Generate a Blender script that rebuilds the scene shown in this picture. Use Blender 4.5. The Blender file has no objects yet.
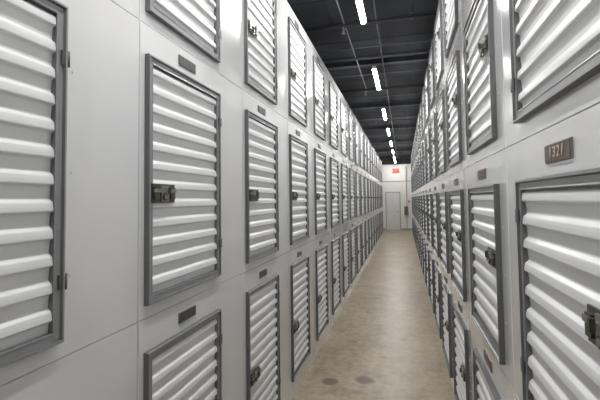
import bpy, bmesh, math, random
from mathutils import Vector, Matrix
random.seed(4)
S=bpy.context.scene
COL=S.collection
try:
    S.view_settings.view_transform='Standard'
except Exception: pass

# ---------------------------------------------------------------- materials
def new_mat(name):
    m=bpy.data.materials.new(name); m.use_nodes=True
    nt=m.node_tree; b=nt.nodes['Principled BSDF']
    return m,nt,b
def simple(name,c,rough=.5,metal=0,var=.06,scale=6,bump=0,coat=0):
    m,nt,b=new_mat(name)
    n=nt.nodes.new('ShaderNodeTexNoise'); n.inputs['Scale'].default_value=scale; n.inputs['Detail'].default_value=4
    g=nt.nodes.new('ShaderNodeTexCoord'); nt.links.new(g.outputs['Object'],n.inputs['Vector'])
    r=nt.nodes.new('ShaderNodeValToRGB')
    r.color_ramp.elements[0].position=.3; r.color_ramp.elements[1].position=.7
    r.color_ramp.elements[0].color=(*[x*(1-var) for x in c],1); r.color_ramp.elements[1].color=(*[min(1,x*(1+var)) for x in c],1)
    nt.links.new(n.outputs['Fac'],r.inputs['Fac']); nt.links.new(r.outputs['Color'],b.inputs['Base Color'])
    b.inputs['Roughness'].default_value=rough; b.inputs['Metallic'].default_value=metal
    if coat: b.inputs['Coat Weight'].default_value=coat; b.inputs['Coat Roughness'].default_value=.07
    if bump:
        bp=nt.nodes.new('ShaderNodeBump'); bp.inputs['Strength'].default_value=bump; bp.inputs['Distance'].default_value=.01
        nt.links.new(n.outputs['Fac'],bp.inputs['Height']); nt.links.new(bp.outputs['Normal'],b.inputs['Normal'])
        nt.links.new(bp.outputs['Normal'],b.inputs['Coat Normal'])
    return m
M_body=simple('white_powder_coat',(.735,.74,.755),.2,0,.015,2.2,.25,1.0)
M_slat=simple('white_slat_paint',(.77,.78,.79),.33,0,.02,4)
M_frame=simple('grey_door_frame',(.28,.285,.29),.32,.15,.06,12)
M_frame_shade=simple('frame_painted_shade',(.14,.143,.148),.35,.2,.06,12)  # darker copy of the frame grey: edge shading put into the colour
M_hinge=simple('dark_hinge_metal',(.09,.09,.09),.35,.3,.1,20)
M_latch=simple('tarnished_latch_metal',(.09,.09,.075),.4,.5,.25,40)
M_chrome=simple('worn_steel',(.32,.31,.27),.35,.7,.2,50)
M_plate=simple('brown_plate',(.115,.078,.060),.45,0,.1,20)
M_plated=simple('dark_plate',(.075,.073,.072),.4,.1,.1,20)
M_plate_rim=simple('plate_rim',(.26,.23,.21),.4,.2,.1,20)
M_text=simple('engraved_lettering',(.46,.41,.37),.5)
M_ceil=simple('black_ceiling_paint',(.023,.026,.033),.75,0,.3,3)
M_steel=simple('dark_painted_steel',(.045,.048,.058),.5,.05,.2,5)
M_pipe=simple('grey_conduit',(.13,.136,.15),.4,.2,.1,5)
M_pipe2=simple('black_sprinkler_pipe',(.010,.011,.014),.5,.1,.1,5)
M_wall=simple('white_wall_paint',(.90,.88,.85),.6,0,.02,2)
M_dark=simple('dark_wall_paint',(.10,.10,.105),.8,0,.1,2)
M_door=simple('grey_white_door_paint',(.80,.80,.80),.4,0,.02,3)
M_trim=simple('door_trim_paint',(.45,.44,.43),.4,0,.03,3)
M_house=simple('fixture_housing',(.6,.6,.6),.4,0,.03,3)
def emis(name,c,s):
    m,nt,b=new_mat(name)
    b.inputs['Base Color'].default_value=(*c,1)
    n=nt.nodes.new('ShaderNodeTexNoise'); n.inputs['Scale'].default_value=2
    mr=nt.nodes.new('ShaderNodeMapRange'); mr.inputs['To Min'].default_value=s*.97; mr.inputs['To Max'].default_value=s*1.03
    nt.links.new(n.outputs['Fac'],mr.inputs['Value'])
    b.inputs['Emission Color'].default_value=(*c,1)
    nt.links.new(mr.outputs['Result'],b.inputs['Emission Strength'])
    return m
M_tube=emis('lit_diffuser',(1,.985,.955),150)
M_red=emis('red_exit_face',(1,.03,.02),.35)
M_exitw=simple('exit_sign_case',(.6,.5,.48),.5)

def floor_mat():
    m,nt,b=new_mat('stained_concrete')
    L=nt.links.new; N=nt.nodes.new
    tc=N('ShaderNodeTexCoord')
    def noise(s,d,r,dist=0):
        n=N('ShaderNodeTexNoise'); n.inputs['Scale'].default_value=s; n.inputs['Detail'].default_value=d; n.inputs['Roughness'].default_value=r; n.inputs['Distortion'].default_value=dist
        L(tc.outputs['Object'],n.inputs['Vector']); return n
    n1=noise(1.6,8,.65,.3); n2=noise(13,8,.75); n3=noise(4.0,7,.7,.6)
    r=N('ShaderNodeValToRGB'); e=r.color_ramp.elements
    e[0].position=.36; e[0].color=(.34,.285,.20,1); e[1].position=.64; e[1].color=(.50,.435,.325,1)
    L(n1.outputs['Fac'],r.inputs['Fac'])
    def mul(cur,n,lo,hi,p0,p1,fac):
        r2=N('ShaderNodeValToRGB'); e=r2.color_ramp.elements
        e[0].position=p0; e[0].color=(*lo,1); e[1].position=p1; e[1].color=(*hi,1)
        L(n.outputs['Fac'],r2.inputs['Fac'])
        mx=N('ShaderNodeMix'); mx.data_type='RGBA'; mx.blend_type='MULTIPLY'; mx.inputs['Factor'].default_value=fac
        L(cur,mx.inputs[6]); L(r2.outputs['Color'],mx.inputs[7]); return mx.outputs[2]
    cur=mul(r.outputs['Color'],n2,(.60,.57,.52),(1.08,1.08,1.08),.36,.60,.7)
    cur=mul(cur,n3,(.74,.705,.65),(1,1,1),.38,.54,.65)
    for (x,y,rad,dark) in [(-.40,3.9,.085,.80),(-.71,3.80,.08,.78),(-.05,5.1,.055,.5),(-.55,6.2,.05,.5),(-.2,7.8,.09,.35),(-.6,10.2,.12,.25),(-.1,3.1,.06,.5),(-.62,4.9,.05,.5),(-.25,4.5,.04,.55),(-.35,5.6,.035,.55),(-.5,7.1,.06,.4)]:
        add=N('ShaderNodeVectorMath'); add.operation='MULTIPLY_ADD'
        L(n2.outputs['Color'],add.inputs[0]); add.inputs[1].default_value=(.10,.10,0); L(tc.outputs['Object'],add.inputs[2])
        d=N('ShaderNodeVectorMath'); d.operation='DISTANCE'; L(add.outputs[0],d.inputs[0]); d.inputs[1].default_value=(x+.05,y+.05,0)
        mr=N('ShaderNodeMapRange'); mr.inputs['From Min'].default_value=rad*.7; mr.inputs['From Max'].default_value=rad*1.15
        mr.inputs['To Min'].default_value=dark; mr.inputs['To Max'].default_value=0
        L(d.outputs['Value'],mr.inputs['Value'])
        q=N('ShaderNodeMix'); q.data_type='RGBA'; q.blend_type='MIX'
        L(mr.outputs['Result'],q.inputs['Factor']); L(cur,q.inputs[6]); q.inputs[7].default_value=(.10,.078,.058,1)
        cur=q.outputs[2]
    L(cur,b.inputs['Base Color'])
    rr=N('ShaderNodeMapRange'); rr.inputs['To Min'].default_value=.26; rr.inputs['To Max'].default_value=.46
    L(n1.outputs['Fac'],rr.inputs['Value']); L(rr.outputs['Result'],b.inputs['Roughness'])
    bp=N('ShaderNodeBump'); bp.inputs['Strength'].default_value=.1; bp.inputs['Distance'].default_value=.01
    L(n2.outputs['Fac'],bp.inputs['Height']); L(bp.outputs['Normal'],b.inputs['Normal'])
    return m
M_floor=floor_mat()

# ---------------------------------------------------------------- mesh helpers
def box(bm,x0,x1,y0,y1,z0,z1,mi=0):
    v=[bm.verts.new(p) for p in [(x0,y0,z0),(x1,y0,z0),(x1,y1,z0),(x0,y1,z0),(x0,y0,z1),(x1,y0,z1),(x1,y1,z1),(x0,y1,z1)]]
    for f in [(0,3,2,1),(4,5,6,7),(0,1,5,4),(1,2,6,5),(2,3,7,6),(3,0,4,7)]:
        q=bm.faces.new([v[i] for i in f]); q.material_index=mi
def cyl(bm,p0,p1,r,seg=12,mi=0):
    p0=Vector(p0);p1=Vector(p1);d=p1-p0
    q=d.to_track_quat('Z','Y').to_matrix().to_4x4()
    before=set(bm.faces)
    bmesh.ops.create_cone(bm,cap_ends=True,segments=seg,radius1=r,radius2=r,depth=d.length,matrix=Matrix.Translation((p0+p1)/2)@q)
    for f in bm.faces:
        if f not in before: f.material_index=mi; f.smooth=len(f.verts)==4
def finish(bm,name,mats,bevel=0):
    if bevel:
        bmesh.ops.bevel(bm,geom=[e for e in bm.edges if e.is_manifold and e.calc_face_angle(0)>.8],offset=bevel,segments=2,affect='EDGES',profile=.5)
    me=bpy.data.meshes.new(name); bm.to_mesh(me); bm.free()
    for m in mats: me.materials.append(m)
    return me
def obj(name,data,parent=None,loc=(0,0,0),rot=0):
    o=bpy.data.objects.new(name,data); COL.objects.link(o)
    if parent: o.parent=parent
    o.location=loc; o.rotation_euler=(0,0,rot)
    return o
def struct(name,data,loc=(0,0,0)):
    o=obj(name,data,None,loc); o['kind']='structure'; return o

# ---------------------------------------------------------------- locker parts
# local frame: +X faces the corridor, origin on the front plane at the bay base
DEPTH=1.1
def body_mesh(w,h,oy0,oy1,oz0,oz1):
    bm=bmesh.new(); gy=.0024; gz=.0007
    y0,y1,z0,z1=-w/2+gy,w/2-gy,gz,h-gz
    ys=[y0,oy0,oy1,y1]; zs=[z0,oz0,oz1,z1]
    G={}
    c=.0035; cz=.0015
    for i,y in enumerate(ys):
        for j,z in enumerate(zs):
            yy=y+(c if i==0 else -c if i==3 else 0); zz=z+(cz if j==0 else -cz if j==3 else 0)
            G[i,j]=bm.verts.new((0,yy,zz))
    for i in range(3):
        for j in range(3):
            if i==1 and j==1: continue
            bm.faces.new([G[i,j],G[i+1,j],G[i+1,j+1],G[i,j+1]])
    ring=[G[1,1],G[2,1],G[2,2],G[1,2]]
    inn=[bm.verts.new(v.co+Vector((-.05,0,0))) for v in ring]
    for a in range(4): bm.faces.new([ring[(a+1)%4],ring[a],inn[a],inn[(a+1)%4]])
    order=[G[0,0],G[1,0],G[2,0],G[3,0],G[3,1],G[3,2],G[3,3],G[2,3],G[1,3],G[0,3],G[0,2],G[0,1]]
    mid=[]
    for v in order:
        y=v.co.y;z=v.co.z
        if abs(y-(y0+c))<1e-6:y=y0
        if abs(y-(y1-c))<1e-6:y=y1
        if abs(z-(z0+cz))<1e-6:z=z0
        if abs(z-(z1-cz))<1e-6:z=z1
        mid.append(bm.verts.new((-c,y,z)))
    bk=[bm.verts.new((-DEPTH,v.co.y,v.co.z)) for v in mid]
    n=12
    for a in range(n):
        b=(a+1)%n
        bm.faces.new([order[b],order[a],mid[a],mid[b]])
        bm.faces.new([mid[b],mid[a],bk[a],bk[b]])
    bm.faces.new(list(reversed(bk)))
    for z in (oz0+.16,(oz0+oz1)/2,oz1-.16):
        for y in (oy0-.075,oy1+.06):
            if y0+.02<y<y1-.02: cyl(bm,(-.001,y,z),(.0022,y,z),.0045,8)
    bmesh.ops.recalc_face_normals(bm,faces=bm.faces)
    return finish(bm,'locker_body',[M_body])
FW=.034
def frame_mesh(w,h):
    bm=bmesh.new()
    prof=[(.000,.000),(.000,.019),(.002,.022),(.008,.022),(.011,.014),(FW-.007,.014),(FW-.003,.0155),(FW,.0145),(FW,-.012)]
    mi=  [1,1,0,1,0,0,0,1]  # painted shade on the lip sides makes the grey faces read as edge highlights
    rings=[]
    for ins,x in prof:
        rings.append([bm.verts.new(p) for p in [(x,-w/2+ins,ins),(x,w/2-ins,ins),(x,w/2-ins,h-ins),(x,-w/2+ins,h-ins)]])
    for r in range(len(rings)-1):
        for a in range(4):
            b=(a+1)%4
            f=bm.faces.new([rings[r][a],rings[r][b],rings[r+1][b],rings[r+1][a]]); f.material_index=mi[r]
    for y in (-w/2+FW*.55,w/2-FW*.55):
        for z in (FW*.55,h*.33,h*.67,h-FW*.55): cyl(bm,(.013,y,z),(.0165,y,z),.0045,8)
    bmesh.ops.recalc_face_normals(bm,faces=bm.faces)
    return finish(bm,'door_frame',[M_frame,M_frame_shade])
def slat_mesh(w,h,period=.0745):
    bm=bmesh.new()
    y0,y1=-w/2+FW-.004,w/2-FW+.004; z0,z1=FW-.004,h-FW+.004
    n=max(1,round((z1-z0)/period)); p=(z1-z0)/n
    pts=[]
    # roll formed curtain: outward leaning recess, sharp lower corner, flat tapered face, upper slope
    P=[(0,0),(.36,.0026),(.42,.0036),(.435,.0050),(.485,.0128),(.505,.0142),(.54,.0146),(.68,.0136),(.79,.0120),(.83,.0104),(.93,.0018),(.96,.0004)]
    for i in range(n):
        for t,x in P: pts.append((z0+(i+t)*p, x-.003))
    pts.append((z1,-.003))
    row=[(bm.verts.new((x,y0,z)),bm.verts.new((x,y1,z))) for z,x in pts]
    for a,b in zip(row,row[1:]):
        f=bm.faces.new([a[0],a[1],b[1],b[0]]); f.smooth=False
    return finish(bm,'slatted_panel',[M_slat])
def latch_mesh(s):
    bm=bmesh.new()
    def B(x0,x1,a,b,z0,z1,mi=0):
        y0,y1=sorted((a*s,b*s)); box(bm,x0,x1,y0,y1,z0,z1,mi)
    B(.014,.019,-.012,.145,-.038,.038)
    B(.019,.030,-.008,.022,-.026,.026)
    B(.019,.028,.108,.136,-.024,.024)
    B(.019,.025,.040,.095,-.032,.032,1)
    B(.025,.031,-.012,.140,.004,.018,1)
    B(.031,.042,.078,.088,-.002,.024,0)
    cyl(bm,(.025,.062*s,-.016),(.033,.062*s,-.016),.013,18,0)
    cyl(bm,(.033,.062*s,-.016),(.035,.062*s,-.016),.008,14,1)
    return finish(bm,'latch',[M_latch,M_chrome])
def hinge_mesh(s):
    bm=bmesh.new()
    for a,b in ((-.020,0),(0.0,.016)):
        y0,y1=sorted((a*s,b*s)); box(bm,(.0 if b>0.01 else .0155),(.0025 if b>.01 else .020),y0,y1,-.021,.021)
    cyl(bm,(.018,.003*s,-.023),(.018,.003*s,.023),.0055,10)
    box(bm,.002,.017,min(0,.006*s),max(0,.006*s),-.020,.020)
    return finish(bm,'hinge',[M_hinge])
def plate_mesh(hw,hh,mat,rim):
    bm=bmesh.new()
    box(bm,.0005,.005,-hw,hw,-hh,hh,1)
    box(bm,.005,.0065,-hw+rim,hw-rim,-hh+rim,hh-rim,0)
    return finish(bm,'number_plate',[mat,M_plate_rim],)
PLATE_R=plate_mesh(.090,.025,M_plate,.003)
PLATE_L=plate_mesh(.074,.023,M_plated,.0025)
def text_mesh(txt,size,ext=.0008):
    c=bpy.data.curves.new('lettering','FONT'); c.body=txt; c.size=size; c.extrude=ext; c.align_x='CENTER'; c.align_y='CENTER'
    c.space_character=1.15; c.offset=.0004
    o=bpy.data.objects.new('tmp',c); COL.objects.link(o)
    bpy.context.view_layer.update()
    me=bpy.data.meshes.new_from_object(o.evaluated_get(bpy.context.evaluated_depsgraph_get()))
    bpy.data.objects.remove(o); me.name='lettering'; me.materials.clear(); me.materials.append(M_text)
    return me

def make_row_type(w,bz,dz0,dz1,dw,doff,near,period):
    inset=.02
    return dict(body=body_mesh(w,bz,doff-dw/2+inset,doff+dw/2-inset,dz0+inset,dz1-inset),
        frame=frame_mesh(dw,dz1-dz0),slat=slat_mesh(dw,dz1-dz0,period),latch=latch_mesh(-near),hinge=hinge_mesh(-near),
        w=w,dz0=dz0,dz1=dz1,dw=dw,doff=doff,near=near,bz=bz)
def build(T,x,y,z,rot,label,group,full=True,latchf=.46,platey=0.0,letter=None,plate=None):
    e=bpy.data.objects.new('storage_locker',None); e.empty_display_size=.1; COL.objects.link(e)
    e.location=(x,y,z); e.rotation_euler=(0,0,rot)
    e['label']=label; e['category']='locker'; e['group']=group
    obj('locker_body',T['body'],e)
    d=obj('door',T['frame'],e,(0.0005,T['doff'],T['dz0']))
    d['label']='grey metal framed door with white ribbed panel'
    obj('slatted_panel',T['slat'],d)
    h=T['dz1']-T['dz0']; n=T['near']
    obj('latch',T['latch'],d,(0.001,n*(T['dw']/2-.035),h*latchf))
    if full:
        obj('hinge',T['hinge'],d,(0,-n*(T['dw']/2),h*.175))
        obj('hinge',T['hinge'],d,(0,-n*(T['dw']/2),h*.84))
    if T['bz']-T['dz1']>.09:
        p=obj('number_plate',plate,e,(0,platey,T['dz1']+.060))
        p['label']='small dark brown number plate'
        if letter:
            t=obj('lettering',text_mesh(letter,.040),p,(.0073,0,0)); t.scale=(1.2,1,1)
            t.rotation_euler=(math.pi/2,0,math.pi/2)
    return e

A=.968; Bx=.391; H=1.72
PL=1.02; DL=.63
near0=1.345
left_rows=[(0,1.27,.15,1.145),(1.27,2.42,1.322,2.298),(2.42,3.50,2.47,3.36)]
for (z0,z1,d0,d1) in left_rows:
    doff=-PL/2+.03+DL/2
    T=make_row_type(PL,z1-z0,d0-z0,d1-z0,DL,doff,-1,.0745)
    for k in range(-2,18):
        near=near0+k*PL
        cy=near-.03+PL/2
        build(T,-A,cy,z0,0,'white steel storage locker with grey framed ribbed door','tall stacked corridor storage lockers',full=k<8,platey=doff,latchf=.44,plate=PLATE_L)
PR=1.03; DR=.70
right_rows=[(0,.98,.10,.85),(.98,1.91,1.03,1.775),(1.91,2.85,1.97,2.72),(2.85,3.66,2.905,3.59)]
for ri,(z0,z1,d0,d1) in enumerate(right_rows):
    doff=PR/2-.13-DR/2
    T=make_row_type(PR,z1-z0,d0-z0,d1-z0,DR,doff,1,.0745)
    for k in range(-2,18):
        near=.80+k*PR
        cy=near-.13+PR/2
        build(T,Bx,cy,z0,math.pi,'white steel storage locker with square ribbed door','short stacked corridor storage lockers',full=k<8,
              platey=doff-.01,latchf=.57,letter='1321' if (k==0 and ri==1) else None,plate=PLATE_R)
END=22.3
# ---------------------------------------------------------------- shell
XL=-A-DEPTH-.15; XR=Bx+DEPTH+.15; YB=-3.0; CZ=3.87
def slab(name,x0,x1,y0,y1,z0,z1,mat):
    bm=bmesh.new(); box(bm,x0,x1,y0,y1,z0,z1); return struct(name,finish(bm,name,[mat]))
slab('floor',XL-.2,XR+.2,YB-.2,END+.2,-.12,0,M_floor)
slab('wall_left',XL-.15,XL,YB,END,0,CZ,M_dark)
slab('wall_right',XR,XR+.15,YB,END,0,CZ,M_dark)
slab('wall_back',XL-.15,XR+.15,YB-.15,YB,0,CZ,M_wall)
slab('wall_front',XL-.15,XR+.15,END,END+.15,0,CZ,M_wall)
slab('trim_3',XL,XR,END-.12,END-.001,3.56,CZ,M_ceil)
bm=bmesh.new()
y=YB; pts=[]
while y<END:
    pts+= [(y,CZ),(y+.58,CZ),(y+.585,CZ+.02),(y+.595,CZ+.02),(y+.60,CZ)]; y+=.60
pts=[p for p in pts if p[0]<END]+[(END,CZ)]
rw=[(bm.verts.new((XL-.15,a,b)),bm.verts.new((XR+.15,a,b))) for a,b in pts]
for p,q in zip(rw,rw[1:]): bm.faces.new([p[0],p[1],q[1],q[0]])
box(bm,XL-.15,XR+.15,YB,END,CZ+.06,CZ+.12)
struct('ceiling',finish(bm,'ceiling',[M_ceil]))

def joist():
    bm=bmesh.new(); x0,x1=XL+.002,XR-.002
    box(bm,x0,x1,-.04,.04,CZ-.012,CZ); box(bm,x0,x1,-.005,.005,CZ-.09,CZ-.012); box(bm,x0,x1,-.04,.04,CZ-.10,CZ-.09)
    return finish(bm,'ceiling_joist',[M_steel])
J=joist()
for i in range(7):
    o=obj('ceiling_joist',J,None,(0,3.2+i*2.95,0)); o['label']='dark painted steel ceiling joist crossing the corridor'; o['category']='ceiling joist'; o['group']='steel roof joists'
def pipe(name,pts,r,label,cat,mat,hang):
    bm=bmesh.new()
    for a,b in zip(pts,pts[1:]): cyl(bm,a,b,r,12)
    for h in hang:
        cyl(bm,h,(h[0],h[1],CZ),.005,6); cyl(bm,(h[0],h[1],h[2]-r*1.3),(h[0],h[1],h[2]+r*1.3),r*1.1,8)
    o=obj(name,finish(bm,name,[mat])); o['label']=label; o['category']=cat; return o
pipe('electrical_conduit',[(-.25,YB,CZ-.115),(-.25,END-.13,CZ-.115)],.008,'thin dark electrical conduit under the ceiling joists','pipe',M_pipe,[(-.25,.7+i*2,CZ-.115) for i in range(10)])
pipe('electrical_conduit',[(-.62,2.0,CZ-.112),(-.62,7.6,CZ-.112),(-.30,7.6,CZ-.112)],.008,'short thin conduit bending across dark ceiling','pipe',M_pipe,[(-.62,2.7,CZ-.112),(-.62,6.9,CZ-.112)])
def sprk():
    bm=bmesh.new()
    cyl(bm,(0,0,0),(0,0,-.05),.011,10); cyl(bm,(0,0,-.05),(0,0,-.075),.006,8); cyl(bm,(0,0,-.075),(0,0,-.079),.024,14)
    cyl(bm,(.012,0,-.045),(.006,0,-.076),.003,6); cyl(bm,(-.012,0,-.045),(-.006,0,-.076),.003,6)
    return finish(bm,'sprinkler_head',[M_pipe])
SP=sprk()
rnd=[(3.75,.075,.012,M_pipe),(4.50,.165,.020,M_pipe2),(4.75,.06,.009,M_pipe),(5.45,.075,.012,M_pipe),(5.65,.160,.014,M_pipe),(6.75,.06,.010,M_pipe),(7.3,.165,.021,M_pipe2),(8.2,.08,.012,M_pipe),(10.1,.165,.020,M_pipe),(10.9,.075,.014,M_pipe),(12.9,.160,.018,M_pipe),(15.4,.16,.018,M_pipe),(17.5,.16,.018,M_pipe)]
for yy,zz,r,mt in rnd:
    o=pipe('branch_pipe',[(XL,yy,CZ-zz),(XR,yy,CZ-zz)],r,'thin pipe crossing the corridor below the dark ceiling','pipe',mt,[(-1.3,yy,CZ-zz),(.15,yy,CZ-zz)]); o['group']='crossing ceiling pipes'
    if r>=.020: obj('sprinkler_head',SP,o,(-.62,yy,CZ-zz-r+.006))
# ---------------------------------------------------------------- light fixtures
LZ=3.62; LX=-.37
bm=bmesh.new()
v=[(-.031,.0),(-.024,.05),(.024,.05),(.031,.0)]
a=[bm.verts.new((x,-.56,z)) for x,z in v]; b=[bm.verts.new((x,.56,z)) for x,z in v]
for i in range(3): bm.faces.new([a[i],b[i],b[i+1],a[i+1]])
bm.faces.new(a[::-1]); bm.faces.new(b); bm.faces.new([a[0],a[3],b[3],b[0]])
bmesh.ops.recalc_face_normals(bm,faces=bm.faces)
HOUSE=finish(bm,'housing',[M_house])
bm=bmesh.new()
n=8; prev=None
for i in range(n+1):
    t=math.pi*i/n; x=.025*math.cos(t); z=-.022*math.sin(t)-.0005
    cur=(bm.verts.new((x,-.55,z)),bm.verts.new((x,.55,z)))
    if prev: bm.faces.new([prev[0],cur[0],cur[1],prev[1]])
    prev=cur
bmesh.ops.recalc_face_normals(bm,faces=bm.faces)
DIFF=finish(bm,'light_diffuser',[M_tube])
bm=bmesh.new(); cyl(bm,(0,0,.05),(0,0,CZ-LZ-.0),.004,8); CABLE=finish(bm,'suspension_rod',[M_steel])
for y in (-1.7,1.05,3.72,6.45,9.2,11.7,14.2,16.7,19.2,21.3):
    e=bpy.data.objects.new('strip_light',None); COL.objects.link(e); e.location=(LX,y,LZ); e.empty_display_size=.1
    e['label']='lit white linear strip light hanging from black ceiling'; e['category']='ceiling light'; e['group']='corridor strip lights'
    obj('housing',HOUSE,e); obj('light_diffuser',DIFF,e)
    obj('suspension_rod',CABLE,e,(0,-.40,0)); obj('suspension_rod',CABLE,e,(0,.40,0))
# ---------------------------------------------------------------- far end
def bobj(name,boxes,mats,label,cat,loc=(0,0,0),parent=None,bev=0):
    bm=bmesh.new()
    for bx in boxes: box(bm,*bx)
    o=obj(name,finish(bm,name,mats,bev),parent,loc)
    if parent is None and label: o['label']=label; o['category']=cat
    return o
dx0,dx1=-.90,-.20
bm=bmesh.new()
box(bm,dx0-.05,dx0,END-.03,END-.001,0.001,2.02); box(bm,dx1,dx1+.05,END-.03,END-.001,0.001,2.02); box(bm,dx0-.05,dx1+.05,END-.03,END-.001,2.02,2.07)
struct('trim_1',finish(bm,'trim_1',[M_trim]))
bm=bmesh.new(); box(bm,dx0+.003,dx1-.003,END-.022,END-.002,.008,2.015)
box(bm,dx0+.12,dx1-.12,END-.026,END-.022,1.15,1.88); box(bm,dx0+.12,dx1-.12,END-.026,END-.022,.2,.98)
D=struct('door_1',finish(bm,'door_1',[M_door]))
bm=bmesh.new(); cyl(bm,(dx1-.08,END-.022,1.0),(dx1-.08,END-.075,1.0),.014); cyl(bm,(dx1-.08,END-.07,1.0),(dx1-.2,END-.07,1.0),.012)
k=obj('door_handle',finish(bm,'door_handle',[M_chrome]),D)
e=bobj('exit_sign',[(-.17,.17,-.025,.025,-.11,.11)],[M_exitw],'illuminated red exit sign on white wall','exit sign',(-.36,END-.025,3.22))
f=bobj('sign_face',[(-.165,.165,-.029,-.0255,-.105,.105)],[M_red],None,None,(0,0,0),e)
tm=text_mesh('EXIT',.13); tm.materials.clear(); tm.materials.append(M_exitw)
t=obj('lettering',tm,f,(0,-.031,0)); t.rotation_euler=(math.pi/2,0,0)
ep=bobj('breaker_box',[(-.10,.10,-.05,.045,-.24,.24),(.02,.045,-.02,.01,.24,2.4),(.02,.045,-.02,.01,-1.05,-.24)],[M_trim],'grey wall mounted electrical box with conduit','electrical box',(.13,END-.050,1.05))
bobj('box_cover',[(-.088,.088,-.056,-.051,-.228,.228)],[simple('brown_grey_cover',(.15,.125,.11),.5)],None,None,(0,0,0),ep)
fa=bobj('fire_alarm_box',[(-.04,.04,-.02,.02,-.05,.05)],[simple('alarm_red',(.5,.06,.04),.4)],'small red fire alarm pull box on wall','fire alarm',(.30,END-.020,1.55))
bm=bmesh.new(); box(bm,XL,XR,END-.02,END-.001,2.62,2.66); struct('trim_2',finish(bm,'trim_2',[M_trim]))
bm=bmesh.new(); box(bm,XL,dx0-.07,END-.015,END-.001,.001,.1); box(bm,dx1+.07,XR,END-.015,END-.001,.001,.1)
struct('baseboard_front',finish(bm,'baseboard_front',[M_trim]))

# ---------------------------------------------------------------- world, camera
w=bpy.data.worlds.new('world'); S.world=w; w.use_nodes=True
w.node_tree.nodes['Background'].inputs[0].default_value=(.9,.95,1,1); w.node_tree.nodes['Background'].inputs[1].default_value=.3
F=400; psi=math.atan(103/F); pitch=math.radians(2.5); roll=-.0125
cd=bpy.data.cameras.new('camera'); cd.sensor_width=36; cd.sensor_fit='HORIZONTAL'; cd.lens=36*F/600; cd.shift_y=-.030; cd.clip_start=.02
co=bpy.data.objects.new('camera',cd); COL.objects.link(co)
co.matrix_world=Matrix.Translation((0,0,H))@Matrix.Rotation(psi,4,'Z')@Matrix.Rotation(math.pi/2+pitch,4,'X')@Matrix.Rotation(roll,4,'Z')
S.camera=co
